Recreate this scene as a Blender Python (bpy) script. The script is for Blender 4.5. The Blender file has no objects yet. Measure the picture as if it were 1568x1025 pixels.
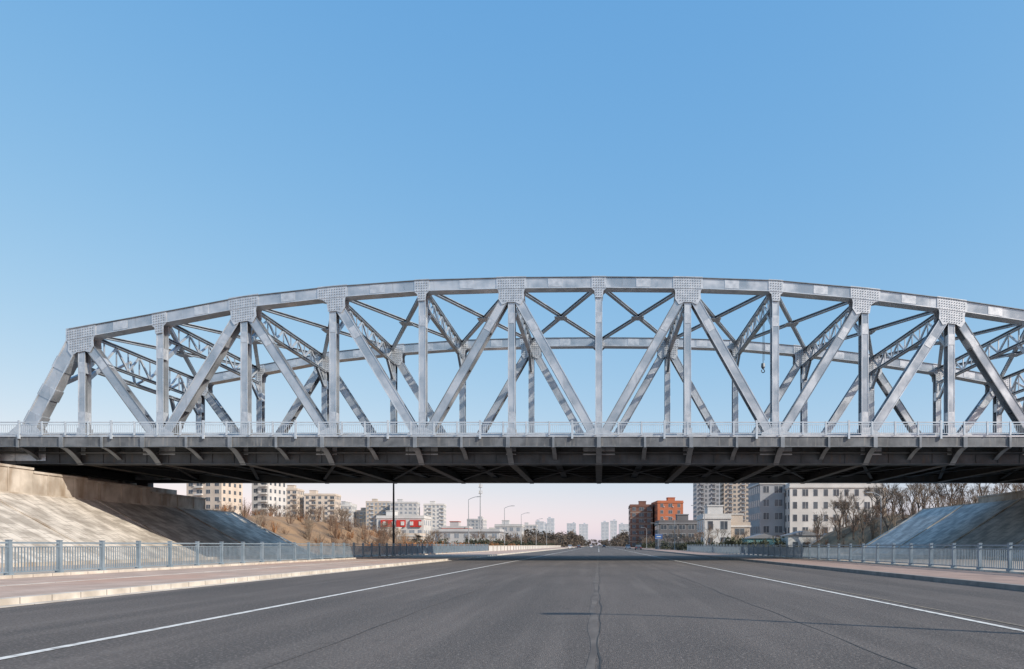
import bpy, math, random, bmesh
import numpy as np
from mathutils import Vector
random.seed(7); rng=np.random.default_rng(7)
sc=bpy.context.scene

# ---------------------------------------------------------------- materials
def nmat(name, c1, c2=None, rough=0.8, metal=0.0, scale=3.0, detail=6, bump=0.0, bscale=None, stretch=(1,1,1), contrast=(0.35,0.65)):
    m=bpy.data.materials.new(name); m.use_nodes=True
    nt=m.node_tree; N=nt.nodes; L=nt.links; b=N["Principled BSDF"]
    b.inputs["Roughness"].default_value=rough; b.inputs["Metallic"].default_value=metal
    if c2 is None: c2=tuple(x*0.8 for x in c1)
    tc=N.new("ShaderNodeTexCoord"); mp=N.new("ShaderNodeMapping"); mp.inputs["Scale"].default_value=stretch
    L.new(tc.outputs["Object"],mp.inputs["Vector"])
    no=N.new("ShaderNodeTexNoise"); no.inputs["Scale"].default_value=scale; no.inputs["Detail"].default_value=detail
    L.new(mp.outputs[0],no.inputs["Vector"])
    cr=N.new("ShaderNodeValToRGB"); cr.color_ramp.elements[0].position=contrast[0]; cr.color_ramp.elements[1].position=contrast[1]
    cr.color_ramp.elements[0].color=(*c2,1); cr.color_ramp.elements[1].color=(*c1,1)
    L.new(no.outputs["Fac"],cr.inputs["Fac"]); L.new(cr.outputs["Color"],b.inputs["Base Color"])
    if bump>0:
        n2=N.new("ShaderNodeTexNoise"); n2.inputs["Scale"].default_value=bscale or scale*6; n2.inputs["Detail"].default_value=4
        L.new(mp.outputs[0],n2.inputs["Vector"])
        bp=N.new("ShaderNodeBump"); bp.inputs["Strength"].default_value=bump; bp.inputs["Distance"].default_value=0.02
        L.new(n2.outputs["Fac"],bp.inputs["Height"]); L.new(bp.outputs[0],b.inputs["Normal"])
    return m
def mix_layer(m, fac_socket_builder, color, mode='MIX'):
    nt=m.node_tree; N=nt.nodes; L=nt.links; b=N["Principled BSDF"]
    src=b.inputs["Base Color"].links[0].from_socket
    mx=N.new("ShaderNodeMix"); mx.data_type='RGBA'; mx.blend_type=mode
    f=fac_socket_builder(nt)
    L.new(f,mx.inputs[0]); L.new(src,mx.inputs[6]); mx.inputs[7].default_value=(*color,1)
    L.new(mx.outputs[2],b.inputs["Base Color"])
def noise_fac(scale,stretch,lo,hi,amount=1.0,detail=4):
    def f(nt):
        N=nt.nodes; L=nt.links
        tc=N.new("ShaderNodeTexCoord"); mp=N.new("ShaderNodeMapping"); mp.inputs["Scale"].default_value=stretch
        L.new(tc.outputs["Object"],mp.inputs["Vector"])
        no=N.new("ShaderNodeTexNoise"); no.inputs["Scale"].default_value=scale; no.inputs["Detail"].default_value=detail
        L.new(mp.outputs[0],no.inputs["Vector"])
        mr=N.new("ShaderNodeMapRange"); mr.inputs[1].default_value=lo; mr.inputs[2].default_value=hi; mr.inputs[4].default_value=amount
        L.new(no.outputs["Fac"],mr.inputs[0]); return mr.outputs[0]
    return f
def brick_fac(scale,bw,bh,mortar,stretch=(1,1,1),rot=(0,0,0),amount=1.0):
    def f(nt):
        N=nt.nodes; L=nt.links
        tc=N.new("ShaderNodeTexCoord"); mp=N.new("ShaderNodeMapping"); mp.inputs["Scale"].default_value=stretch; mp.inputs["Rotation"].default_value=rot
        L.new(tc.outputs["Object"],mp.inputs["Vector"])
        br=N.new("ShaderNodeTexBrick"); br.inputs["Scale"].default_value=scale; br.inputs["Brick Width"].default_value=bw
        br.inputs["Row Height"].default_value=bh; br.inputs["Mortar Size"].default_value=mortar
        L.new(mp.outputs[0],br.inputs["Vector"])
        ml=N.new("ShaderNodeMath"); ml.operation='MULTIPLY'; ml.inputs[1].default_value=amount
        L.new(br.outputs["Fac"],ml.inputs[0]); return ml.outputs[0]
    return f
def rough_noise(m,scale,stretch,lo,hi):
    nt=m.node_tree; f=noise_fac(scale,stretch,0.35,0.65)(nt); N=nt.nodes
    mr=N.new("ShaderNodeMapRange"); mr.inputs[3].default_value=lo; mr.inputs[4].default_value=hi
    nt.links.new(f,mr.inputs[0]); nt.links.new(mr.outputs[0],N["Principled BSDF"].inputs["Roughness"])

M={}
M['steel']=nmat("steel_paint",(0.56,0.60,0.64),(0.37,0.41,0.45),0.42,0.55,0.5,8,0.2,4,contrast=(0.40,0.60))
mix_layer(M['steel'],noise_fac(1.6,(3,3,0.35),0.6,0.8,0.4),(0.22,0.23,0.24)); rough_noise(M['steel'],0.5,(1,1,1),0.22,0.5)
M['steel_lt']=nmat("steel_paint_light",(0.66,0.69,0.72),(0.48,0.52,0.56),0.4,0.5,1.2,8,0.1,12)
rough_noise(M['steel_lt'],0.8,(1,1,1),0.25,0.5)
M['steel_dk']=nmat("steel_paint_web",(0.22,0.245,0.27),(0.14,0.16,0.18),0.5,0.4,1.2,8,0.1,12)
M['gusset']=nmat("gusset_paint",(0.64,0.67,0.70),(0.46,0.50,0.54),0.42,0.5,2.5,8,0.2,20)
M['bolt']=nmat("bolt_paint",(0.24,0.26,0.28),None,0.6,0.3)
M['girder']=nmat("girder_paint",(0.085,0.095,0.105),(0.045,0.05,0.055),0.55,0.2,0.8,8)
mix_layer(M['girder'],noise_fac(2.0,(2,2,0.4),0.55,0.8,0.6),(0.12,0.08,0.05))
M['fascia']=nmat("deck_fascia",(0.175,0.19,0.205),(0.09,0.10,0.11),0.6,0.1,0.9,8)
mix_layer(M['fascia'],noise_fac(2.2,(2.5,1,0.25),0.55,0.75,0.6),(0.30,0.29,0.27))
M['bracket']=nmat("bracket_paint",(0.26,0.29,0.32),(0.17,0.19,0.21),0.5,0.2,1)
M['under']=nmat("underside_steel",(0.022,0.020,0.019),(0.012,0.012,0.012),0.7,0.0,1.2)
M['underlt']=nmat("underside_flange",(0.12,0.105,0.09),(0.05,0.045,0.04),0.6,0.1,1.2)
M['rail']=nmat("railing_paint",(0.52,0.59,0.65),(0.42,0.48,0.54),0.45,0.2,2)
M['fence']=nmat("fence_paint",(0.27,0.335,0.39),(0.19,0.25,0.30),0.45,0.25,2)
M['asphalt']=nmat("asphalt",(0.118,0.099,0.088),(0.080,0.068,0.061),0.88,0,0.35,10,0.8,70,(1,0.18,1))
mix_layer(M['asphalt'],noise_fac(0.9,(1.6,0.07,1),0.50,0.70,0.6),(0.16,0.137,0.122))
mix_layer(M['asphalt'],noise_fac(0.5,(1.0,0.05,1),0.53,0.68,0.6),(0.050,0.045,0.042))
mix_layer(M['asphalt'],noise_fac(0.16,(1.0,0.9,1),0.50,0.62,0.4),(0.062,0.054,0.05))
mix_layer(M['asphalt'],noise_fac(22,(1,1,1),0.52,0.70,0.8,3),(0.24,0.21,0.19))
mix_layer(M['asphalt'],noise_fac(31,(1,1,1),0.56,0.72,0.8,3),(0.022,0.021,0.02))
mix_layer(M['asphalt'],noise_fac(3.2,(1,0.6,1),0.6,0.72,0.35,6),(0.04,0.036,0.034))
M['line']=nmat("road_paint",(0.68,0.66,0.62),(0.30,0.285,0.27),0.7,0,5,10,contrast=(0.33,0.5))
M['line_worn']=nmat("road_paint_worn",(0.26,0.21,0.15),(0.12,0.105,0.095),0.8,0,6,8)
M['seam']=nmat("tar_seam",(0.15,0.13,0.115),(0.085,0.073,0.066),0.85,0,3,8,stretch=(1,0.3,1))
M['crack']=nmat("tar_crack",(0.035,0.032,0.03),(0.05,0.045,0.04),0.7,0,3,8)
M['paver']=nmat("paver_pink",(0.52,0.385,0.31),(0.38,0.28,0.225),0.85,0,0.8,8)
mix_layer(M['paver'],brick_fac(1.0,0.4,0.2,0.012,amount=0.5),(0.24,0.18,0.15)); mix_layer(M['paver'],noise_fac(0.25,(1,0.5,1),0.5,0.65,0.5),(0.46,0.25,0.17))
M['paver_r']=nmat("paver_brown",(0.40,0.275,0.22),(0.29,0.20,0.165),0.85,0,0.8,8)
mix_layer(M['paver_r'],brick_fac(1.0,0.4,0.2,0.012,amount=0.5),(0.16,0.12,0.1))
M['paver_lt']=nmat("paver_light",(0.44,0.38,0.31),(0.34,0.285,0.24),0.85,0,0.8,8)
mix_layer(M['paver_lt'],brick_fac(1.0,0.5,0.5,0.015,amount=0.6),(0.2,0.17,0.15))
M['kerb']=nmat("kerb_stone",(0.62,0.57,0.50),(0.42,0.375,0.32),0.85,0,1.5,8,0.3,20)
mix_layer(M['kerb'],brick_fac(1.0,50,1.0,0.012),(0.12,0.1,0.09))
M['kerb_grey']=nmat("kerb_stone_grey",(0.28,0.26,0.24),(0.18,0.17,0.16),0.85,0,1.5,8,0.3,20)
M['slope']=nmat("slope_concrete",(0.58,0.53,0.46),(0.33,0.295,0.25),0.9,0,0.7,14,1.0,4,contrast=(0.40,0.60))
mix_layer(M['slope'],brick_fac(1.0,1.2,0.9,0.04,amount=0.6),(0.20,0.175,0.15)); mix_layer(M['slope'],noise_fac(1.3,(0.3,1,1),0.55,0.7,0.5),(0.24,0.205,0.165))
M['slope_grey']=nmat("slope_stone",(0.56,0.55,0.52),(0.33,0.33,0.32),0.9,0,0.7,14,1.0,4,contrast=(0.40,0.60))
mix_layer(M['slope_grey'],brick_fac(1.0,1.2,0.9,0.04,amount=0.6),(0.2,0.2,0.2))
M['conc']=nmat("weathered_concrete",(0.56,0.51,0.44),(0.34,0.30,0.25),0.9,0,0.6,10,0.4,8)
mix_layer(M['conc'],noise_fac(0.9,(1,1,0.25),0.48,0.7,0.75),(0.20,0.14,0.085))
M['earth']=nmat("dry_earth",(0.30,0.19,0.105),(0.16,0.105,0.065),0.95,0,0.25,10,0.5,3)
M['ground']=nmat("dry_ground",(0.23,0.185,0.13),(0.14,0.12,0.09),0.95,0,0.05,10,0.3,2)
M['bark']=nmat("bark",(0.17,0.13,0.10),(0.10,0.075,0.06),0.95)
M['twig']=nmat("twigs",(0.23,0.145,0.095),(0.12,0.08,0.06),0.95,0,0.3)
M['twig2']=nmat("twigs_pale",(0.30,0.235,0.17),(0.17,0.13,0.10),0.95,0,0.3)
M['dry']=nmat("dry_leaves",(0.38,0.18,0.075),(0.19,0.09,0.04),0.95,0,0.4)
M['ever']=nmat("evergreen_leaves",(0.065,0.072,0.04),(0.03,0.036,0.022),0.9,0,0.6)
M['far']=nmat("distant_foliage",(0.12,0.095,0.075),(0.065,0.055,0.045),0.95,0,0.05)
M['glass']=nmat("window_glass",(0.10,0.12,0.14),(0.05,0.06,0.075),0.2,0,0.3)
M['glass_far']=nmat("window_glass_haze_tint",(0.27,0.30,0.34),(0.19,0.22,0.26),0.4,0,0.3)  # paler glass for farther buildings, aerial haze put into the colour
M['glass_haze']=nmat("window_glass_haze_tint_far",(0.42,0.46,0.50),(0.38,0.42,0.47),0.6,0,0.3)  # palest glass, heavier aerial haze painted in for the far towers
M['frame']=nmat("window_frame",(0.5,0.5,0.5),None,0.6)
def wallm(n,c): M[n]=nmat(n,c,tuple(x*0.83 for x in c),0.85,0,0.25,8)
wallm('cream',(0.60,0.52,0.44)); wallm('white',(0.60,0.59,0.57)); wallm('tan',(0.50,0.43,0.36)); wallm('greyb',(0.33,0.34,0.36))
wallm('brickred',(0.45,0.15,0.075)); wallm('brickdark',(0.20,0.10,0.075)); wallm('darkgrey',(0.15,0.145,0.15)); wallm('haze',(0.52,0.55,0.59)); wallm('haze2',(0.50,0.50,0.50)); wallm('teal',(0.16,0.32,0.32))  # haze walls: aerial haze is painted into their pale base colour
wallm('roofgrey',(0.25,0.25,0.26)); wallm('signred',(0.55,0.04,0.03)); wallm('signblue',(0.05,0.14,0.36)); wallm('roofred',(0.35,0.08,0.05))
M['pole']=nmat("pole_dark",(0.05,0.05,0.055),None,0.5,0.3); M['pole_g']=nmat("pole_galvanised",(0.4,0.42,0.44),None,0.5,0.4)
M['orange']=nmat("barrier_orange",(0.45,0.14,0.07),None,0.5); M['tyre']=nmat("tyre",(0.02,0.02,0.02),None,0.8)
M['carw']=nmat("car_white",(0.7,0.7,0.7),None,0.3); M['card']=nmat("car_dark",(0.05,0.06,0.08),None,0.3)

# ---------------------------------------------------------------- mesh builder
class MB:
    def __init__(s): s.v=[]; s.f=[]; s.m=[]; s.mats=[]
    def mi(s,k):
        if k not in s.mats: s.mats.append(k)
        return s.mats.index(k)
    def add(s,vs,fs,k):
        o=len(s.v); s.v.extend([tuple(p) for p in vs]); i=s.mi(k)
        for f in fs: s.f.append(tuple(o+q for q in f)); s.m.append(i)
    def obox(s,c,ax,ay,az,k):
        c=Vector(c); ax=Vector(ax);ay=Vector(ay);az=Vector(az)
        vs=[c+ax*i+ay*j+az*l for l in(-1,1) for j in(-1,1) for i in(-1,1)]
        s.add(vs,[(0,2,3,1),(4,5,7,6),(0,1,5,4),(2,6,7,3),(0,4,6,2),(1,3,7,5)],k)
    def box(s,x0,x1,y0,y1,z0,z1,k):
        s.obox(((x0+x1)/2,(y0+y1)/2,(z0+z1)/2),((x1-x0)/2,0,0),(0,(y1-y0)/2,0),(0,0,(z1-z0)/2),k)
    def bar(s,p0,p1,w,d,n,k,off=0,woff=0):
        p0=Vector(p0);p1=Vector(p1);t=(p1-p0);L=t.length;t.normalize();n=Vector(n);n=(n-t*n.dot(t)).normalized();a=t.cross(n)
        s.obox((p0+p1)/2+n*off+a*woff,t*L/2,a*w/2,n*d/2,k)
    def hbeam(s,p0,p1,w,d,tf,n,k,k2=None):
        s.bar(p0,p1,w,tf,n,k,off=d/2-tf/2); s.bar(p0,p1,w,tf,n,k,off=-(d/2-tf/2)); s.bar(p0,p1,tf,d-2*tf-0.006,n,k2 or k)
    def lips(s,p0,p1,w,d,n,k,lw=0.06,lh=0.035):
        for sg in(-1,1):
            for wg in(-1,1): s.bar(p0,p1,lw,lh,n,k,off=sg*(d/2+lh/2+0.002),woff=wg*(w/2-lw/2))
    def strip(s,pts,dz0,dz1,y0,y1,k):
        vs=[];n=len(pts)
        for x,z in pts: vs+=[(x,y0,z+dz0),(x,y1,z+dz0),(x,y1,z+dz1),(x,y0,z+dz1)]
        fs=[]
        for i in range(n-1):
            a=4*i;b=a+4
            for j in range(4): fs.append((a+j,b+j,b+(j+1)%4,a+(j+1)%4))
        fs.append((0,1,2,3)); fs.append((4*n-4,4*n-1,4*n-2,4*n-3)); s.add(vs,fs,k)
    def prism(s,poly,y0,y1,k):
        n=len(poly); vs=[(x,y0,z) for x,z in poly]+[(x,y1,z) for x,z in poly]
        s.add(vs,[tuple(range(n)),tuple(range(2*n-1,n-1,-1))]+[(i,i+n,(i+1)%n+n,(i+1)%n) for i in range(n)],k)
    def prismx(s,poly,x0,x1,k):
        n=len(poly); vs=[(x0,y,z) for y,z in poly]+[(x1,y,z) for y,z in poly]
        s.add(vs,[tuple(range(n)),tuple(range(2*n-1,n-1,-1))]+[(i,i+n,(i+1)%n+n,(i+1)%n) for i in range(n)],k)
    def tube(s,p0,p1,r0,r1,k,n=6):
        p0=Vector(p0);p1=Vector(p1);t=(p1-p0).normalized();u=t.orthogonal().normalized();w=t.cross(u)
        vs=[p0+(u*math.cos(a)+w*math.sin(a))*r0 for a in [2*math.pi*i/n for i in range(n)]]+[p1+(u*math.cos(a)+w*math.sin(a))*r1 for a in [2*math.pi*i/n for i in range(n)]]
        s.add(vs,[(i,(i+1)%n,(i+1)%n+n,i+n) for i in range(n)]+[tuple(range(n-1,-1,-1)),tuple(range(n,2*n))],k)
    def obj(s,name,parent=None,loc=None,rz=0,fix=True):
        me=bpy.data.meshes.new(name); me.from_pydata(s.v,[],s.f)
        for k in s.mats: me.materials.append(M[k])
        me.polygons.foreach_set("material_index",s.m); me.update()
        if fix:
            bm=bmesh.new(); bm.from_mesh(me); bmesh.ops.recalc_face_normals(bm,faces=bm.faces); bm.to_mesh(me); bm.free()
        o=bpy.data.objects.new(name,me); sc.collection.objects.link(o)
        if parent: o.parent=parent
        if loc: o.location=loc
        o.rotation_euler[2]=rz
        return o
def empty(name):
    e=bpy.data.objects.new(name,None); sc.collection.objects.link(e); return e

# ---------------------------------------------------------------- ground & road
g=MB(); g.add([(-6000,-200,-0.03),(6000,-200,-0.03),(6000,9000,-0.03),(-6000,9000,-0.03)],[(0,1,2,3)],'ground'); g.obj("ground",fix=False)
ROADL,ROADR=-13.7,12.9
r=MB(); r.add([(ROADL,-40,0.0),(ROADR,-40,0.0),(ROADR,2500,0.0),(ROADL,2500,0.0)],[(0,1,2,3)],'asphalt'); r.obj("asphalt_road",fix=False)
def sheet(name,rects,z,k):
    s=MB()
    for x0,x1,y0,y1 in rects: s.add([(x0,y0,z),(x1,y0,z),(x1,y1,z),(x0,y1,z)],[(0,1,2,3)],k)
    return s.obj(name,fix=False)
sheet("road_marking",[(-7.43,-7.27,-30,900),(6.83,6.97,-30,900)],0.008,'line')
sheet("road_marking",[(7.25,7.35,-30,60)],0.008,'line_worn')
sheet("road_marking",[(-0.14,0.14,y,y+6) for y in range(150,900,15)],0.008,'line')
def wob(name,x,w,y0,y1,z,k,dx=0.0):
    s=MB(); ys=np.arange(y0,y1,0.7); vs=[]; ph=random.uniform(0,9)
    for y in ys:
        c=x+dx*(y-y0)+0.03*math.sin(y*0.5+ph)+0.02*math.sin(y*1.7+ph)+random.uniform(-0.01,0.01); q=w*(1+0.35*math.sin(y*0.9+ph))/2
        vs+=[(c-q,y,z),(c+q,y,z)]
    s.add(vs,[(2*i,2*i+1,2*i+3,2*i+2) for i in range(len(ys)-1)],k); return s.obj(name,fix=False)
wob("asphalt_seam",-0.1,0.14,-20,120,0.004,'seam'); wob("asphalt_seam",0.02,0.02,-20,60,0.0045,'crack'); wob("asphalt_seam",-3.8,0.02,-20,90,0.004,'crack')
wob("asphalt_seam",3.6,0.02,2,60,0.004,'crack')
lp=MB(); lp.box(-22.6,ROADL-0.28,-40,700,-0.02,0.15,'paver'); lp.obj("pavement")
k=MB(); k.box(ROADL-0.28,ROADL,-40,700,-0.02,0.165,'kerb'); k.box(-18.4,-18.15,-40,120,0.1,0.158,'kerb'); k.box(ROADL,ROADL+0.35,-40,400,-0.02,0.012,'kerb'); k.obj("kerb")
rp=MB(); rp.box(ROADR+0.28,18.9,-40,700,-0.02,0.15,'paver_r'); rp.obj("pavement")
k=MB(); k.box(ROADR,ROADR+0.28,-40,700,-0.02,0.165,'kerb_grey'); k.obj("kerb")
v=MB(); v.box(-36.5,-22.6,-40,96,-0.02,0.1,'paver_lt'); v.obj("verge")
v=MB(); v.box(18.9,36.5,-40,110,-0.02,0.1,'paver_lt'); v.obj("verge")

# ---------------------------------------------------------------- embankment slopes
def slope(name,sg,ztop,yend,mat):
    s=MB(); xt=44.7*sg; xf=35*sg
    vs=[];fs=[];rows=[]
    for y in np.arange(-10,yend+0.1,7): rows.append(((xt,y,ztop),(xf,y,0.05)))
    rows.append(((xt,yend,ztop),(xf,yend,0.05)))
    for a in np.linspace(0,math.pi/2,10)[1:]:
        rows.append(((xt,yend,ztop),(xt-sg*9.7*math.cos(a),yend+9.7*math.sin(a),0.05)))
    for t,f in rows:
        for q in range(7):
            u=q/6; vs.append((t[0]+(f[0]-t[0])*u,t[1]+(f[1]-t[1])*u,t[2]+(f[2]-t[2])*u))
    for i in range(len(rows)-1):
        for q in range(6):
            a=i*7+q; fs.append((a,a+1,a+8,a+7))
    s.add(vs,fs,mat)
    s.box(min(xt,xt+sg*0.5),max(xt,xt+sg*0.5),-10,yend,ztop-0.3,ztop+0.12,'conc')
    s.box(min(xf,xf-sg*0.4),max(xf,xf-sg*0.4),-10,yend,0,0.35,'conc')
    # raised concrete ribs running up the slope
    for y in list(np.arange(4,yend-1,12.0))+[yend]:
        s.bar((xt,y,ztop+0.02),(xf,y,0.07),0.35,0.14,(0,0,1),'conc')
    return s.obj(name)
slope("embankment_slope",-1,5.35,88,'slope')
slope("embankment_slope",1,6.3,99,'slope_grey')
w=MB(); 
for y0,y1,zt in [(-10,50,7.6),(50,57,7.35),(57,63,7.1),(63,72,6.95),(72,82,6.6)]:
    w.box(-46.0,-44.9,y0+0.012,y1-0.012,5.2,zt,'conc'); w.box(-46.05,-44.8,y0+0.012,y1-0.012,zt+0.003,zt+0.18,'conc')
    for yy in np.arange(y0+1.5,y1,3): w.box(-44.9,-44.84,yy,yy+0.12,5.47,zt,'conc')
w.obj("retaining_wall")
w=MB()
for y0,y1,zt in [(-10,57,7.6),(57,72,7.2),(72,85,7.0)]:
    w.box(44.9,46.0,y0+0.012,y1-0.012,6.0,zt,'conc'); w.box(44.8,46.05,y0+0.012,y1-0.012,zt+0.003,zt+0.18,'conc')
w.obj("retaining_wall")

# ---------------------------------------------------------------- bridge
br=empty("steel_truss_bridge")
YN,YF=61.0,78.7; D=0.9
NX=[-43.65,-37.05,-29.95,-22.46,-14.92,-7.38,0,7.5,14.92,22.46,29.75,37.05,43.65]
NZ=[19.8,21.0,22.35,23.2,23.75,23.97,24.03,23.97,23.72,23.05,22.15,21.05,19.8]
diags=[(0,1),(2,1),(2,3),(3,4),(5,4),(5,6),(7,6),(7,8),(9,8),(10,9),(10,11),(12,11)]
def truss(name,yc):
    s=MB(); top=list(zip(NX,NZ))
    ext=[(NX[0]-0.95,NZ[0]-0.17)]+top+[(NX[-1]+0.95,NZ[-1]-0.17)]
    s.strip(ext,-0.90,-0.06,yc-D/2,yc+D/2,'steel')
    s.strip(ext,-0.055,0.0,yc-D/2-0.10,yc+D/2+0.10,'steel_dk')
    s.strip(ext,-0.96,-0.905,yc-D/2-0.09,yc+D/2+0.09,'steel_lt')
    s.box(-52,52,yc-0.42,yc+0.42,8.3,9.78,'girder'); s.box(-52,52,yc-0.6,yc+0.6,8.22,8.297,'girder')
    for i,x in enumerate(NX):
        a=(x,yc,9.8);b=(x,yc,NZ[i]-1.0)
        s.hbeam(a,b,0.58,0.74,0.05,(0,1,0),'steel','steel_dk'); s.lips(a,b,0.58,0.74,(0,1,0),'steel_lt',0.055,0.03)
        for z in (12.2,NZ[i]-3.4):
            s.bar((x,yc,z-0.45),(x,yc,z+0.45),0.45,0.80,(0,1,0),'gusset')
    for sg in(-1,1):
        x=NX[0] if sg<0 else NX[-1]
        p0=Vector((sg*49.3,yc,9.0)); p1=Vector((x+sg*0.35,yc,19.2))
        s.bar(p0,p1,1.15,0.84,(0,1,0),'steel')
        s.bar(p0,p1,0.08,0.06,(0,1,0),'steel_lt',off=-0.455,woff=0.53); s.bar(p0,p1,0.08,0.06,(0,1,0),'steel_lt',off=-0.455,woff=-0.53)
        for u in (0.3,0.52,0.75):
            c=p0.lerp(p1,u); t=(p1-p0).normalized(); s.bar(c-t*0.5,c+t*0.5,1.26,0.95,(0,1,0),'steel')
    for j,(a,b) in enumerate(diags):
        p0=Vector((NX[a],yc,NZ[a]-0.8)); p1=Vector((NX[b],yc,10.0)); t=(p1-p0).normalized()
        q0=p0+t*0.5; q1=p1-t*0.2; d=0.84 if NX[b]<NX[a] else 0.8
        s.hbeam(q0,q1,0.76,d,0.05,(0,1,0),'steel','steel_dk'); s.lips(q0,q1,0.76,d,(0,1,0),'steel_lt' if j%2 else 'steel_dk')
        for u in (0.25,0.5,0.75):
            c=q0.lerp(q1,u); s.bar(c-t*0.03,c+t*0.03,0.7,d-0.12,(0,1,0),'steel_dk')
        c=q0.lerp(q1,0.22); s.bar(c-t*0.5,c+t*0.5,0.56,d+0.05,(0,1,0),'gusset')
    big=[0,2,3,5,7,9,10,12]
    def sl(i): 
        if i==0: return (NZ[1]-NZ[0])/(NX[1]-NX[0])
        if i==12: return (NZ[12]-NZ[11])/(NX[12]-NX[11])
        return (NZ[i+1]-NZ[i-1])/(NX[i+1]-NX[i-1])
    def inside(px,pz,poly):
        c=False;n=len(poly)
        for a in range(n):
            x1,z1=poly[a];x2,z2=poly[a-1]
            if (z1>pz)!=(z2>pz) and px<(x2-x1)*(pz-z1)/(z2-z1)+x1: c=not c
        return c
    def bolt(cx,cz,h=0.047):
        ang=[math.pi/3*q for q in range(6)]
        vs=[(cx+h*math.cos(a),yc-0.5,cz+h*math.sin(a)) for a in ang]+[(cx+h*0.8*math.cos(a),yc-0.545,cz+h*0.8*math.sin(a)) for a in ang]
        s.add(vs,[(q,(q+1)%6,(q+1)%6+6,q+6) for q in range(6)]+[(6,7,8,9,10,11)],'bolt')
    def gus(x,z,poly,slp,sp=0.21):
        P=[(x+a,z+b+slp*a) for a,b in poly]
        for o0,o1 in ((-0.50,-0.464),(0.464,0.50)): s.prism(P,yc+o0,yc+o1,'gusset')
        sh=[(a*0.9,(b+0.7)*0.93-0.7) for a,b in poly]
        for bx in np.arange(-1.47,1.5,sp):
            for bz in np.arange(-2.6,0.2,sp):
                if inside(bx,bz,sh): bolt(x+bx,z+bz+slp*bx)
    for i,x in enumerate(NX):
        lft=any(a==i and b<i for a,b in diags) or i==0; rgt=any(a==i and b>i for a,b in diags) or i==12
        if i in big:
            L=[(-1.25,0.06),(-1.25,-0.98)]+([(-1.10,-1.08),(-1.06,-1.35),(-1.10,-1.8),(-0.78,-2.3),(-0.5,-2.2),(-0.36,-2.1)] if lft else [(-0.8,-1.1),(-0.48,-1.35),(-0.36,-2.1)])
            R=([(0.36,-2.1),(0.5,-2.2),(0.78,-2.3),(1.10,-1.8),(1.06,-1.35),(1.10,-1.08)] if rgt else [(0.36,-2.1),(0.48,-1.35),(0.8,-1.1)])+[(1.25,-0.98),(1.25,0.06)]
            gus(x,NZ[i],L+R,sl(i))
        else:
            gus(x,NZ[i],[(-0.62,0.05),(-0.62,-1.0),(-0.38,-1.2),(-0.32,-1.75),(0.32,-1.75),(0.38,-1.2),(0.62,-1.0),(0.62,0.05)],sl(i))
        bl=any(b==i and a<i for a,b in diags); brr=any(b==i and a>i for a,b in diags)
        lw=1.35 if bl else 0.4; rw=1.35 if brr else 0.4
        P=[(x-lw,9.0),(x+rw,9.0),(x+rw,10.4),(x+(rw*0.85),10.9),(x+0.34,11.3),(x-0.34,11.3),(x-lw*0.85,10.9),(x-lw,10.4)]
        for o0,o1 in ((-0.50,-0.464),(0.464,0.50)): s.prism(P,yc+o0,yc+o1,'gusset')
    for i in range(12):
        x=(NX[i]+NX[i+1])/2; z=(NZ[i]+NZ[i+1])/2; sp=(NZ[i+1]-NZ[i])/(NX[i+1]-NX[i])
        for o0,o1 in((-0.475,-0.452),(0.452,0.475)): s.prism([(x-0.6,z-0.82-0.6*sp),(x+0.6,z-0.82+0.6*sp),(x+0.6,z-0.12+0.6*sp),(x-0.6,z-0.12-0.6*sp)],yc+o0,yc+o1,'gusset')
    for sg in(-1,1):
        P=[(sg*50.6,8.5),(sg*46.6,8.5),(sg*46.6,10.4),(sg*47.4,11.4),(sg*48.9,11.6),(sg*50.3,10.4)]
        for o0,o1 in ((-0.50,-0.464),(0.464,0.50)): s.prism(P,yc+o0,yc+o1,'gusset')
    return s.obj(name,br)
truss("near_truss",YN); truss("far_truss",YF)

s=MB(); ya,yb=YN+0.47,YF-0.47
for i,x in enumerate(NX):
    zt=NZ[i]-0.45; zb=zt-1.5
    if i in(0,12): zb=zt-2.0
    s.hbeam((x,ya,zt),(x,yb,zt),0.36,0.26,0.04,(0,0,1),'steel','steel_dk'); s.hbeam((x,ya,zb),(x,yb,zb),0.36,0.22,0.04,(0,0,1),'steel','steel_dk')
    n=10; ys=np.linspace(ya+0.3,yb-0.3,n+1)
    for q in range(n):
        z0,z1=(zt-0.15,zb+0.13) if q%2==0 else (zb+0.13,zt-0.15)
        s.bar((x,ys[q],z0),(x,ys[q+1],z1),0.18,0.12,(1,0,0),'steel_lt')
        s.bar((x,ys[q+1],zb+0.13),(x,ys[q+1],zt-0.15),0.12,0.08,(1,0,0),'steel')
    for yy,sg in ((ya,1),(yb,-1)):
        s.bar((x,yy+sg*0.02,zb-1.7),(x,yy+sg*1.9,zb-0.1),0.3,0.24,(1,0,0),'steel')
        s.prismx([(yy,zb-0.15),(yy+sg*0.9,zb-0.15),(yy,zb-1.0)],x-0.03,x+0.03,'steel')
s.obj("sway_frames",br)
s=MB()
for i in range(12):
    for fl in (0,1):
        A=(NX[i],ya,NZ[i]-0.35); B=(NX[i+1],yb,NZ[i+1]-0.35)
        if fl: A=(NX[i],yb,NZ[i]-0.42); B=(NX[i+1],ya,NZ[i+1]-0.42)
        s.hbeam(A,B,0.34,0.26,0.04,(0,0,1),'steel','steel_dk')
    xm=(NX[i]+NX[i+1])/2; zm=(NZ[i]+NZ[i+1])/2
    s.obox((xm,(ya+yb)/2,zm-0.56),(0.6,0,0),(0,0.6,0),(0,0,0.02),'gusset')
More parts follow.
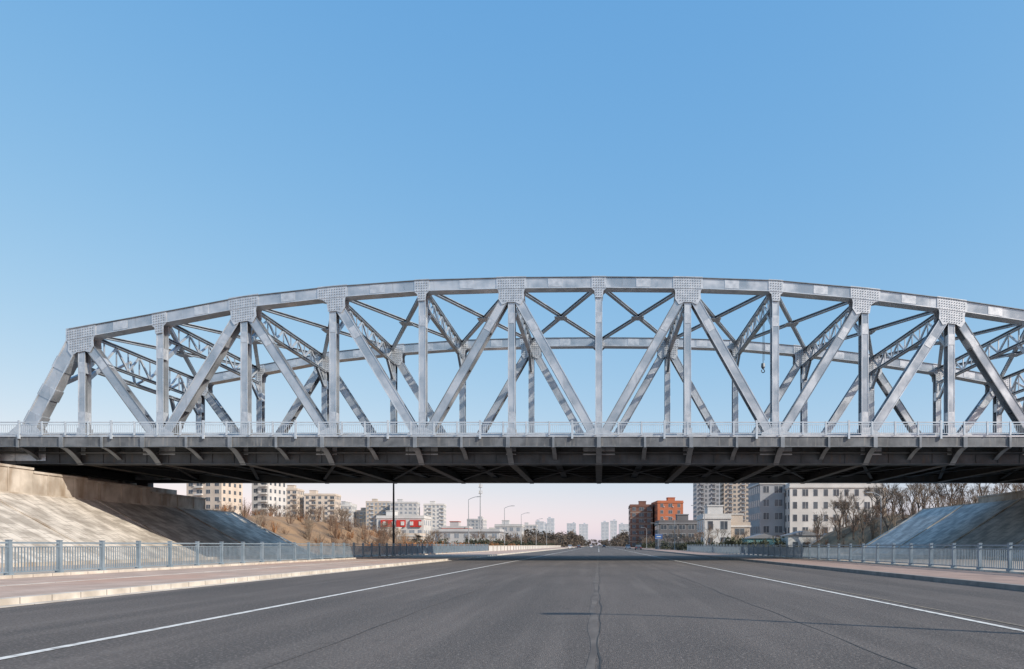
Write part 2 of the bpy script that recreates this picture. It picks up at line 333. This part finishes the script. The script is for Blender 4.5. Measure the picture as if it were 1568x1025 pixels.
for sg in(-1,1):
    def P(u,y): return Vector((sg*49.3,y,9.0)).lerp(Vector((sg*43.9,y,19.2)),u)
    ys=np.linspace(ya,yb,9)
    s.hbeam(P(0.78,ya),P(0.78,yb),0.4,0.3,0.04,(0,0,1),'steel')
    for q in range(8):
        a,b=(0.78,0.95) if q%2==0 else (0.95,0.78)
        s.bar(P(a,ys[q]),P(b,ys[q+1]),0.2,0.16,(1,0,0),'steel_lt')
    s.bar(P(0.6,ya),P(0.78,ya+2.5),0.34,0.28,(1,0,0),'steel'); s.bar(P(0.6,yb),P(0.78,yb-2.5),0.34,0.28,(1,0,0),'steel')
s.obj("top_lateral_bracing",br)

YE0,YE1=58.4,81.3
s=MB()
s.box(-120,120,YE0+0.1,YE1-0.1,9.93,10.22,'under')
for y0,y1,yl0,yl1 in((YE0,YE0+0.099,YE0-0.06,YE0+0.3),(YE1-0.099,YE1,YE1-0.3,YE1+0.06)):
    s.box(-120,120,y0,y1,9.45,10.2,'fascia')
    s.box(-120,120,yl0,yl1,10.203,10.32,'steel_lt'); s.box(-120,120,yl0,yl1,9.39,9.447,'steel_dk')
HX=[]
for i in range(12): HX+= [(NX[i],1),((NX[i]+NX[i+1])/2,0)]
HX+=[(NX[12],1),(-47.2,0),(47.2,0),(-50.5,1),(50.5,1)]
HX+= [(sg*(50.5+3.7*q),q%2==0) for sg in(-1,1) for q in range(1,10)]
for x,b in HX:
    s.box(x-0.16 if b else x-0.09,x+0.16 if b else x+0.09,YE0-0.14,YE0-0.062,9.34,10.2,'bracket')
s.obj("deck_slab",br)
s=MB()
for x,b in HX:
    hb=1.15 if b else 0.75
    for e,ysg in((YE0,1),(YE1,-1)):
        pts=[]
        for q in range(9):
            u=q/8; pts.append((e+ysg*(0.12+u*2.02),9.36-(hb*(u**1.5))))
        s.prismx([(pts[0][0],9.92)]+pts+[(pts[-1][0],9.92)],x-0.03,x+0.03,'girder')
        for q in range(8):
            s.bar((x,pts[q][0],pts[q][1]-0.03),(x,pts[q+1][0],pts[q+1][1]-0.03),0.46 if b else 0.34,0.05,(0,0,1),'bracket')
    zb=8.3 if b else 8.75
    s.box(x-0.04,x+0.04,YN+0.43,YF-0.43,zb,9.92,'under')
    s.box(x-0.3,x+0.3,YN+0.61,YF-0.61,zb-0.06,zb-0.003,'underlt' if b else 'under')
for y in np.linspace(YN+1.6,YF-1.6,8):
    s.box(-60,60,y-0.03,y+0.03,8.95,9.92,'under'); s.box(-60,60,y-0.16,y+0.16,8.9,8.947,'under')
for i in range(12):
    for a,b in ((YN+0.5,YF-0.5),(YF-0.5,YN+0.5)):
        s.bar((NX[i],a,8.55 if a<b else 8.48),(NX[i+1],b,8.55 if a<b else 8.48),0.3,0.05,(0,0,1),'under')
s.tube((-60,YN-0.9,9.15),(60,YN-0.9,9.15),0.09,0.09,'girder',8)
s.obj("floor_system",br)
s=MB()
for x in np.arange(-51,51,1.84): s.box(x-0.02,x+0.02,YN-0.5,YN-0.43,8.3,9.75,'girder')
s.obj("chord_stiffeners",br)

def railing(name,y,x0,x1,z,h,parent,post=1.87,pk=0.17):
    s=MB()
    s.box(x0,x1,y-0.04,y+0.04,z+h-0.09,z+h,'rail'); s.box(x0,x1,y-0.02,y+0.02,z+h-0.27,z+h-0.22,'rail'); s.box(x0,x1,y-0.02,y+0.02,z+0.1,z+0.15,'rail')
    for j,x in enumerate(np.arange(x0,x1,post)):
        q=0.06 if j%4 else 0.08
        s.box(x-q,x+q,y-0.06,y+0.06,z-(0 if j%4 else 0.3),z+h+(0.03 if j%4 else 0.12),'rail')
    for x in np.arange(x0+0.1,x1,pk): s.box(x-0.014,x+0.014,y-0.012,y+0.012,z+0.15,z+h-0.22,'rail')
    return s.obj(name,parent)
railing("near_railing",YE0-0.13,-62,62,10.325,1.08,br); railing("far_railing",YE1-0.12,-62,62,10.32,1.08,br,3.74,0.34)
s=MB()
for y in(YN+1.0,YF-1.0):
    s.box(-60,60,y-0.04,y+0.04,10.8,11.1,'steel_lt')
    for x in np.arange(-60,60,2): s.box(x-0.05,x+0.05,y+0.05,y+0.15,10.2,11.1,'steel')
s.obj("guard_rail",br)
s=MB()
for sg in(-1,1):
    a,b=sorted((sg*48.4,sg*51.5)); s.box(a,b,57.2,82.4,4.5,7.7,'conc')
    a,b=sorted((sg*51.5,sg*53)); s.box(a,b,57.2,82.4,4.5,9.9,'conc')
    for y in(YN,YF): s.box(sg*49.7-0.6,sg*49.7+0.6,y-0.5,y+0.5,7.7,8.2,'girder')
    a,b=sorted((sg*53,sg*120)); s.box(a,b,58.5,81.2,4.5,9.92,'slope_grey')
s.obj("abutments",br)

h=MB(); hx,hy=16.0,70.0
h.tube((hx,hy,23.2),(hx,hy,19.1),0.03,0.03,'pole',5); h.tube((hx+.12,hy,23.0),(hx+.12,hy,19.4),0.02,0.02,'pole',4)
h.tube((hx,hy,19.1),(hx,hy,18.75),0.17,0.2,'steel_dk',8); h.tube((hx,hy,18.75),(hx,hy,18.55),0.2,0.08,'steel_dk',8)
for q in range(8):
    a=math.pi*(0.5-q*0.22);b=math.pi*(0.5-(q+1)*0.22)
    h.tube((hx+0.16*math.cos(a),hy,18.36+0.16*math.sin(a)),(hx+0.16*math.cos(b),hy,18.36+0.16*math.sin(b)),0.045,0.04,'pole',5)
h.obj("chain_hoist")
for xb in (27.2,33.0,34.8):
    s=MB(); s.prism([(-0.6,0),(0.6,0),(0.6,0.2),(0.5,0.4),(0.5,0.85),(-0.5,0.85),(-0.5,0.4),(-0.6,0.2)],-0.2,0.2,'orange')
    s.box(-0.48,0.48,-0.215,-0.202,0.5,0.65,'line'); s.obj("traffic_barrier",loc=(xb,63.2,10.22))

# ---------------------------------------------------------------- road-side fences
def fence(name,x,y0,y1,z,h,base,basew):
    s=MB()
    s.box(x-basew/2,x+basew/2,y0,y1,z-0.1,z+base,'kerb'); zb=z+base
    for zz,t in((h-0.06,0.07),(h-0.22,0.04),(0.1,0.05)): s.box(x-0.03,x+0.03,y0,y1,zb+zz-t/2,zb+zz+t/2,'fence')
    for y in np.arange(y0,y1,2.55):
        s.box(x-0.075,x+0.075,y-0.075,y+0.075,zb,zb+h+0.03,'fence'); s.box(x-0.09,x+0.09,y-0.09,y+0.09,zb+h+0.03,zb+h+0.06,'fence'); s.box(x-0.11,x+0.11,y-0.11,y+0.11,zb,zb+0.08,'fence')
    for y in np.arange(y0+0.15,y1,0.15): s.box(x-0.013,x+0.013,y-0.022,y+0.022,zb+0.12,zb+h-0.22,'fence')
    return s.obj(name)
fence("metal_fence",-22.3,9.3,145,0.15,1.28,0.12,0.5)
fence("metal_fence",18.45,9.3,150,0.15,1.22,0.08,0.4)
s=MB(); s.box(-22.6,-22.3,145,420,0,1.2,'white'); s.box(-22.65,-22.25,145,420,1.203,1.3,'kerb')
for y in range(145,420,6): s.box(-22.29,-22.2,y,y+0.4,0.15,1.2,'kerb')
s.obj("boundary_wall")

# ---------------------------------------------------------------- hills
def sm(t): t=max(0,min(1,t)); return t*t*(3-2*t)
def hl(x,y):
    n=0.35*math.sin(x*0.7+y*0.33)+0.25*math.sin(y*0.9-x*0.4)
    a=5.25*sm((x-45.5)/1.0) if y<97 else 0
    foot=37+ (max(0,y-130))*0.11
    b=(5.8)*sm((x-foot)/16)*(1-0.55*sm((y-140)/100))+n*sm((x-foot)/6)
    w=sm((y-86)/12)
    return (a*(1-w)+b*w if y<98 else b)-0.06
def hr(x,y):
    n=0.35*math.sin(x*0.6+y*0.3)+0.25*math.sin(y*0.8-x*0.5)
    a=6.15*sm((x-45.5)/1.0)
    b=6.6*sm((x-39)/14)*(1-0.7*sm((y-130)/60))+n*sm((x-39)/6)
    w=sm((y-97)/12)
    return a*(1-w)+b*w-0.06
def hill(name,sg,y0,y1,fn):
    xs=np.concatenate([np.linspace(34,60,16),np.linspace(64,220,14)]); ys=np.linspace(y0,y1,50); nx=len(xs)
    vs=[(sg*x,y,fn(x,y)) for y in ys for x in xs]
    s=MB(); s.add(vs,[(j*nx+i,j*nx+i+1,(j+1)*nx+i+1,(j+1)*nx+i) for j in range(len(ys)-1) for i in range(nx-1)],'earth'); return s.obj(name)
hill("hill",-1,-10,300,hl); hill("hill",1,-10,260,hr)

# ---------------------------------------------------------------- vegetation
def tris_obj(name,V,k):
    me=bpy.data.meshes.new(name); n=len(V)//3
    me.from_pydata(V.tolist(),[],np.arange(n*3).reshape(-1,3).tolist()); me.materials.append(M[k]); me.update()
    o=bpy.data.objects.new(name,me); sc.collection.objects.link(o); return o
def twigs(base,h,rad,n,wd):
    out=[]
    for (bx,by,bz) in base:
        hh=h*rng.uniform(0.45,1.3); rr=rad*rng.uniform(0.6,1.3)
        nst=max(6,n//14)
        ang=rng.uniform(0,2*math.pi,nst); lean=rng.uniform(0.05,1.0,nst)
        tip=np.stack([bx+np.cos(ang)*lean*rr,by+np.sin(ang)*lean*rr,bz+hh*(1-0.35*lean**2)*rng.uniform(0.75,1.05,nst)],1)
        b0=np.stack([bx+np.cos(ang)*0.2*rr*lean,by+np.sin(ang)*0.2*rr*lean,np.full(nst,bz-0.1)],1)
        w=np.stack([rng.normal(size=nst),rng.normal(size=nst),np.zeros(nst)],1); w/=np.linalg.norm(w,axis=1,keepdims=True)
        out.append(np.stack([b0-w*wd*1.4,b0+w*wd*1.4,tip],1).reshape(-1,3))
        m=n-nst; si=rng.integers(0,nst,m); u=rng.uniform(0.2,0.95,m)[:,None]
        p=b0[si]*(1-u)+tip[si]*u; d=rng.normal(size=(m,3)); d[:,2]=np.abs(d[:,2])+0.5; d/=np.linalg.norm(d,axis=1,keepdims=True)
        L=(hh*0.34*rng.uniform(0.4,1.2,m))[:,None]*(1.2-u)
        w=rng.normal(size=(m,3)); w/=np.linalg.norm(w,axis=1,keepdims=True)
        out.append(np.stack([p-w*wd*0.6,p+w*wd*0.6,p+d*L],1).reshape(-1,3))
    return np.concatenate(out)
B=[]
for _ in range(200):
    y=random.uniform(97,200); x=random.uniform(38+max(0,y-130)*0.11,64); B.append((-x,y,hl(x,y)))
tris_obj("bare_shrubs",twigs(B[:100],2.8,1.6,220,0.03),'twig'); tris_obj("bare_shrubs",twigs(B[100:150],1.7,1.4,220,0.035),'dry'); tris_obj("bare_shrubs",twigs(B[150:],2.9,1.6,200,0.03),'twig2')
B=[]
for _ in range(130):
    y=random.uniform(102,170); x=random.uniform(42,70); B.append((x,y,hr(x,y)))
for _ in range(60):
    y=random.uniform(60,100); x=random.uniform(47,60); B.append((x,y,hr(x,y)))
tris_obj("bare_shrubs",twigs(B[:80],2.8,1.6,240,0.03),'twig'); tris_obj("bare_shrubs",twigs(B[80:],3.4,1.6,220,0.03),'twig2')
def leafclump(cs,r,n,sz):
    out=[]
    for (x,y,z) in cs:
        d=rng.normal(size=(n,3)); d/=np.linalg.norm(d,axis=1,keepdims=True); rr=r*rng.uniform(0.3,1.0,n)[:,None]*rng.uniform(0.7,1.3)
        c=np.array([x,y,z])+d*rr*np.array([1,1,0.8])
        a=rng.normal(size=(n,3))*sz; b=rng.normal(size=(n,3))*sz
        out.append(np.stack([c-a,c+a,c+b*1.5],1).reshape(-1,3))
    return np.concatenate(out)
C=[(-random.uniform(24,35),random.uniform(99,220),random.uniform(0.3,1.3)) for _ in range(160)]
tris_obj("dry_hedge",leafclump(C,1.1,130,0.09),'dry')
C=[(-random.uniform(24,40),random.uniform(150,420),random.uniform(0.3,2.2)) for _ in range(160)]
tris_obj("evergreen_hedge",leafclump(C,1.5,110,0.14),'ever')
C=[(random.uniform(20,36),random.uniform(112,420),random.uniform(0.3,2.0)) for _ in range(160)]
tris_obj("evergreen_hedge",leafclump(C,1.3,110,0.14),'ever')

def tree_mesh(name,h,seed,k='bark',k2='twig'):
    R=random.Random(seed); s=MB()
    def rec(p,d,L,r,lev):
        q=p+d*L; s.tube(p,q,r,r*0.68,k if lev<3 else k2,5 if lev<2 else 3)
        if lev>=5: return
        nb=3 if lev<4 else 5
        for _ in range(nb):
            e=Vector((R.gauss(0,1),R.gauss(0,1),R.gauss(0.35,0.6))).normalized()
            nd=(d*1.0+e*(0.62 if lev>0 else 0.5)).normalized()
            rec(p.lerp(q,R.uniform(0.6,1.0)),nd,L*R.uniform(0.58,0.82),r*0.6,lev+1)
    rec(Vector((0,0,-0.1)),Vector((0.02,0.01,1)).normalized(),h*0.3,h*0.018,0)
    me=bpy.data.meshes.new(name); me.from_pydata(s.v,[],s.f)
    for kk in s.mats: me.materials.append(M[kk])
    me.polygons.foreach_set("material_index",s.m); me.update(); return me
TM=[tree_mesh("bare_tree_mesh",8,sd,k2=kk) for sd,kk in((1,'twig'),(2,'twig2'),(5,'bark'),(9,'twig2'))]
def tree(x,y,z,sc_,i=0):
    o=bpy.data.objects.new("bare_tree",TM[i%4]); sc.collection.objects.link(o); o.location=(x,y,z); o.scale=(sc_,)*3; o.rotation_euler[2]=random.uniform(0,6.28)
for i in range(60):
    y=random.uniform(104,150); x=random.uniform(44,74); tree(x,y,hr(x,y)-0.1,random.uniform(0.65,1.2),i)
for i in range(40):
    y=random.uniform(108,210); x=random.uniform(43,70); tree(-x,y,hl(x,y)-0.1,random.uniform(0.4,0.75),i)
for i in range(34):
    y=170+i*13+random.uniform(-4,4); tree(-random.uniform(26,30),y,0,random.uniform(0.5,0.85),i); tree(random.uniform(21,26),y-30,0,random.uniform(0.6,0.95),i+1)
for i in range(50):
    tree(-random.uniform(32,120),random.uniform(215,330),0,random.uniform(0.7,1.2),i); tree(random.uniform(26,52),random.uniform(150,200) if i<14 else random.uniform(215,330),0,random.uniform(0.6,0.9),i)
C=[(random.uniform(-330,-30),random.uniform(260,520),random.uniform(0.5,5)) for _ in range(420)]
C+=[(random.uniform(30,260),random.uniform(300,620),random.uniform(0.5,6)) for _ in range(420)]
C+=[(random.choice([-1,1])*random.uniform(17,60),random.uniform(420,1000),random.uniform(1,10)) for _ in range(420)]
C+=[(random.uniform(-60,80),random.uniform(1150,1250),random.uniform(0,10)) for _ in range(160)]
tris_obj("distant_trees",leafclump(C,3.4,75,0.42),'far')

# ---------------------------------------------------------------- buildings
def building(name,x0,x1,y0,dep,h,wall,floor=3.1,bay=3.3,glass='glass',ww=0.5,wh=0.5,rot=0,balc=False,roofbox=True,trim='white',z0=0,parapet=True,band=None,frame='frame'):
    s=MB(); W=x1-x0; hw=W/2; hd=dep/2
    s.box(-hw,hw,-hd,hd,-1,h,wall)
    if parapet:
        s.box(-hw-0.25,hw+0.25,-hd-0.25,hd+0.25,h-0.25,h+0.2,trim)
        s.box(-hw-0.1,hw+0.1,-hd-0.1,-hd+0.3,h+0.2,h+1.1,wall); s.box(-hw-0.1,-hw+0.3,-hd+0.3,hd,h+0.2,h+1.1,wall); s.box(hw-0.3,hw+0.1,-hd+0.3,hd,h+0.2,h+1.1,wall)
    nf=max(1,int(h/floor)); nb=max(1,int(W/bay)); nd=max(1,int(dep/bay)); fl=h/nf
    for f in range(nf):
        zc=f*fl+fl*0.55; z1=zc-fl*wh/2; z2=zc+fl*wh/2
        for b in range(nb):
            xc=-hw+(b+0.5)*W/nb; q=ww*W/nb/2*(1.25 if (b%3==1) else 0.9)
            s.box(xc-q-0.08,xc+q+0.08,-hd-0.05,-hd-0.002,z1-0.1,z2+0.08,frame); s.box(xc-q,xc+q,-hd-0.07,-hd-0.052,z1,z2,glass)
            if floor<5 and q>0.7: s.box(xc-0.04,xc+0.04,-hd-0.09,-hd-0.072,z1,z2,frame)
            if balc and b%3==1: s.box(xc-q-0.4,xc+q+0.4,-hd-1.0,-hd-0.1,z1-0.75,z1-0.05,trim)
            elif floor<4 and random.random()<0.25: s.box(xc+q+0.15,xc+q+0.75,-hd-0.35,-hd-0.003,z1-0.1,z1+0.4,'frame')
        for sg in(-1,1):
            for b in range(nd):
                yc=-hd+(b+0.5)*dep/nd; q=ww*dep/nd/2*0.8
                a,c=sorted((sg*(hw+0.002),sg*(hw+0.05))); s.box(a,c,yc-q,yc+q,z1,z2,glass)
        if band: s.box(-hw-0.04,hw+0.04,-hd-0.04,hd+0.04,f*fl-0.12,f*fl+0.12,band)
    if roofbox:
        for _ in range(max(1,int(W/14))):
            xc=random.uniform(-hw*0.7,hw*0.7); s.box(xc-2,xc+2,-2.5,2.5,h,h+3.2,wall); s.box(xc-2.2,xc+2.2,-2.7,2.7,h+3.2,h+3.5,trim)
    return s.obj(name,loc=((x0+x1)/2,y0+hd,z0),rz=math.radians(rot))
building("apartment_block",-172,-156,300,14,44,'cream',balc=True,rot=-8)
building("apartment_block",-154,-146,320,14,34,'white',balc=True,rot=-8)
building("apartment_block",-207,-190,450,14,36,'cream',balc=True,rot=6,trim='tan')
building("apartment_block",-187,-168,455,14,33,'cream',balc=True,rot=6,trim='tan')
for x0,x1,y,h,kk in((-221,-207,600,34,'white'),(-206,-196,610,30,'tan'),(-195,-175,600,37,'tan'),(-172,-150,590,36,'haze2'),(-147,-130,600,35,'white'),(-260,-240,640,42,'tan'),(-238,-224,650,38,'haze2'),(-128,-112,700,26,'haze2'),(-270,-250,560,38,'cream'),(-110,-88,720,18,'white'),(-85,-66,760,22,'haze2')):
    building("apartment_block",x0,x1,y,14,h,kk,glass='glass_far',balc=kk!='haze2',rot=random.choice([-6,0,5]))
building("shop_building",-99,-78,320,14,13.5,'white',floor=3.6,bay=3.5,glass='glass_far')
s=MB(); 
for a,b in((-97,-91.5),(-90,-86),(-84,-79)): s.box(a,b,319.3,319.7,9.5,12.6,'signred')
for a in range(5): s.box(-96+a*4,-94.5+a*4,319.1,319.28,10.2,11.9,'line')
s.obj("shop_sign")
building("low_building",-72,-60,330,12,9,'haze2',glass='glass_far',trim='roofred')
building("low_building",-58,-43,400,14,12,'haze2',glass='glass_far')
building("low_building",-125,-104,300,12,8,'tan',glass='glass_far'); building("low_building",-90,-70,280,10,5,'cream',glass='glass_far')
building("warehouse",-60,-36,260,16,6.2,'haze2',glass='glass_far',roofbox=False,trim='roofgrey')
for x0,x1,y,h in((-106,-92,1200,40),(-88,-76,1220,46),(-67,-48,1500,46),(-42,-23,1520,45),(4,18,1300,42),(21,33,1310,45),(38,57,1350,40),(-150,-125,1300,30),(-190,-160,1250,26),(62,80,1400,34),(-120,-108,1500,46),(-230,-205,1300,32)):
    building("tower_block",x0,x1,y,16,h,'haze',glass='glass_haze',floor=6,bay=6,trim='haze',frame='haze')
building("brick_building",17.5,30,400,22,23,'brickdark',bay=3.5,trim='brickdark',band='tan')
building("brick_building",31,45,390,24,24.5,'brickred',bay=4,trim='brickred',ww=0.35,rot=4)
building("office_building",21,37,250,18,9,'darkgrey',floor=3,bay=3,ww=0.7,trim='roofgrey')
building("shop_building",27,34,185,12,8.4,'white',floor=4,bay=3.4,trim='white',ww=0.4); building("shop_building",34.5,40,190,12,6.4,'tan',floor=3,bay=3)
building("tower_block",68,84,500,18,62,'greyb',floor=3,bay=2.6,ww=0.6,wh=0.55,trim='greyb',balc=True); building("tower_block",88,106,505,18,62,'tan',floor=3,bay=2.6,ww=0.6,trim='greyb',balc=True)
building("school_building",46,53,205,16,19,'greyb',floor=3.4,bay=2.6,trim='white'); building("school_building",53.2,79,200,14,17.6,'white',floor=3.4,bay=2.7,ww=0.42,wh=0.52,trim='white')  # grey wing of the white building: its shade is put into the wall colour
building("apartment_block",84,104,260,14,21,'cream',floor=3.2,bay=3,balc=True)
s=MB()
for a,b,y,h,kk in((31,38,150,2.8,'teal'),(39,46,148,3.4,'white'),(47,51,150,2.9,'teal')):
    s.box(a,b,y,y+6,0,h,kk); s.prism([(a-0.3,h),(b+0.3,h),((a+b)/2,h+1.0)],y-0.3,y+6.3,'roofgrey'); s.box(a+1,a+2,y-0.06,y-0.002,0,2.1,'glass'); s.box(a+3,a+4.6,y-0.06,y-0.002,1,2,'glass')
s.obj("site_shed")

# ---------------------------------------------------------------- street furniture
def lamp(x,y,h,arm,k='pole_g',r=0.11):
    s=MB(); s.tube((0,0,0),(0,0,0.5),r*1.7,r*1.6,k,10); s.tube((0,0,0.5),(0,0,h-0.6),r,r*0.6,k,10)
    p=Vector((0,0,h-0.6)); sg=1 if arm>0 else -1
    for q in range(1,6):
        u=q/5; n=Vector((arm*u,0,h-0.6+0.6*math.sin(u*math.pi/2))); s.tube(p,n,r*0.55,r*0.5,k,6); p=n
    s.prism([(p.x-sg*0.1,h-0.08),(p.x+sg*0.85,h-0.04),(p.x+sg*0.8,h+0.08),(p.x,h+0.1)],-0.16,0.16,k)
    return s.obj("street_lamp",loc=(x,y,0.1))
lamp(13.9,7.5,9.4,-0.8,r=0.12)
lamp(-24,84,11.2,1.4,'pole',0.14)
lamp(-27.2,150,11.4,1.8); lamp(-24.3,185,11.4,1.8); lamp(-24.3,225,11.4,1.8); lamp(-24,275,11.4,1.8); lamp(-24,330,11.4,1.8)
for y in(140,195,250,310): lamp(20.6,y,9,-1.8)
lamp(44,112,9.5,-1.5)
s=MB(); s.tube((0,0,0),(0,0,38),0.5,0.18,'pole_g',6)
for z in(30,33.5,36.5): 
    for a in range(3): s.box(0.9*math.cos(a*2.1)-0.2,0.9*math.cos(a*2.1)+0.2,0.9*math.sin(a*2.1)-0.1,0.9*math.sin(a*2.1)+0.1,z,z+1.8,'line')
    s.tube((0,0,z),(0,0,z+0.15),1.1,1.1,'pole_g',8)
s.obj("telecom_tower",loc=(-66,400,0))
s=MB(); s.tube((0,0,0),(0,0,4.8),0.1,0.08,'pole_g',8); s.box(-1.2,1.2,-0.16,-0.12,3.2,4.9,'signblue'); s.box(-1.1,1.1,-0.166,-0.162,3.3,3.36,'line'); s.box(-1.1,1.1,-0.166,-0.162,4.74,4.8,'line'); s.box(-0.7,0.7,-0.166,-0.162,3.9,4.2,'line')
s.obj("traffic_sign",loc=(19.2,230,0.1))
def car(x,y,k):
    s=MB(); s.prismx([(-2.2,0.35),(2.2,0.35),(2.25,0.75),(1.9,0.92),(-1.2,0.98),(-2.15,0.85)],-0.88,0.88,k)
    s.prismx([(-1.5,0.97),(1.2,0.93),(0.55,1.42),(-1.0,1.45)],-0.76,0.76,'glass'); s.prismx([(-0.98,1.452),(0.53,1.422),(0.4,1.5),(-0.85,1.52)],-0.72,0.72,k)
    for a in(-1.35,1.4):
        for b in(-0.8,0.8): s.tube((b-0.1,a,0.33),(b+0.1,a,0.33),0.33,0.33,'tyre',12)
    s.box(-0.8,-0.5,-2.26,-2.2,0.65,0.8,'signred'); s.box(0.5,0.8,-2.26,-2.2,0.65,0.8,'signred')
    return s.obj("car",loc=(x,y,0.0))
car(-12,300,'carw'); car(-9.5,340,'card'); car(10.5,260,'carw'); car(11.5,210,'card'); car(3,420,'card'); car(-4,380,'carw')

# ---------------------------------------------------------------- light, sky, camera
el=math.radians(32); az=math.atan2(0.88,-0.47)
w=bpy.data.worlds.new("World"); sc.world=w; w.use_nodes=True; N=w.node_tree.nodes; L=w.node_tree.links
sky=N.new("ShaderNodeTexSky"); sky.sky_type='NISHITA'; sky.sun_disc=False; sky.sun_elevation=el; sky.sun_rotation=az
sky.air_density=1.0; sky.dust_density=0.6; sky.ozone_density=1.6
bg=N["Background"]; bg.inputs[1].default_value=0.15
sp=N.new("ShaderNodeSeparateColor"); cb=N.new("ShaderNodeCombineColor"); L.new(sky.outputs[0],sp.inputs[0])
for i,(gm,mu) in enumerate(((0.95,1.16),(0.50,2.14),(0.20,3.95))):
    a=N.new("ShaderNodeMath"); a.operation='POWER'; a.inputs[1].default_value=gm; b=N.new("ShaderNodeMath"); b.operation='MULTIPLY'; b.inputs[1].default_value=mu
    L.new(sp.outputs[i],a.inputs[0]); L.new(a.outputs[0],b.inputs[0]); L.new(b.outputs[0],cb.inputs[i])
L.new(cb.outputs[0],bg.inputs[0])
sd=bpy.data.lights.new("sun","SUN"); sd.energy=5.0; sd.angle=math.radians(0.5); sd.color=(1,0.92,0.80)
so=bpy.data.objects.new("sun",sd); sc.collection.objects.link(so)
dirv=Vector((math.cos(el)*0.88,-math.cos(el)*0.47,math.sin(el))); so.rotation_euler=dirv.to_track_quat('Z','Y').to_euler()
cd=bpy.data.cameras.new("camera"); co=bpy.data.objects.new("camera",cd); sc.collection.objects.link(co); sc.camera=co
cd.sensor_width=36; cd.lens=1100/1568*36; cd.shift_x=-133/1568; cd.shift_y=322.5/1568; cd.clip_end=12000; cd.clip_start=0.1
co.location=(0,0,1.4); co.rotation_euler=(math.radians(90),0,0)
sc.view_settings.view_transform='Standard'; sc.view_settings.look='None'; sc.view_settings.exposure=0
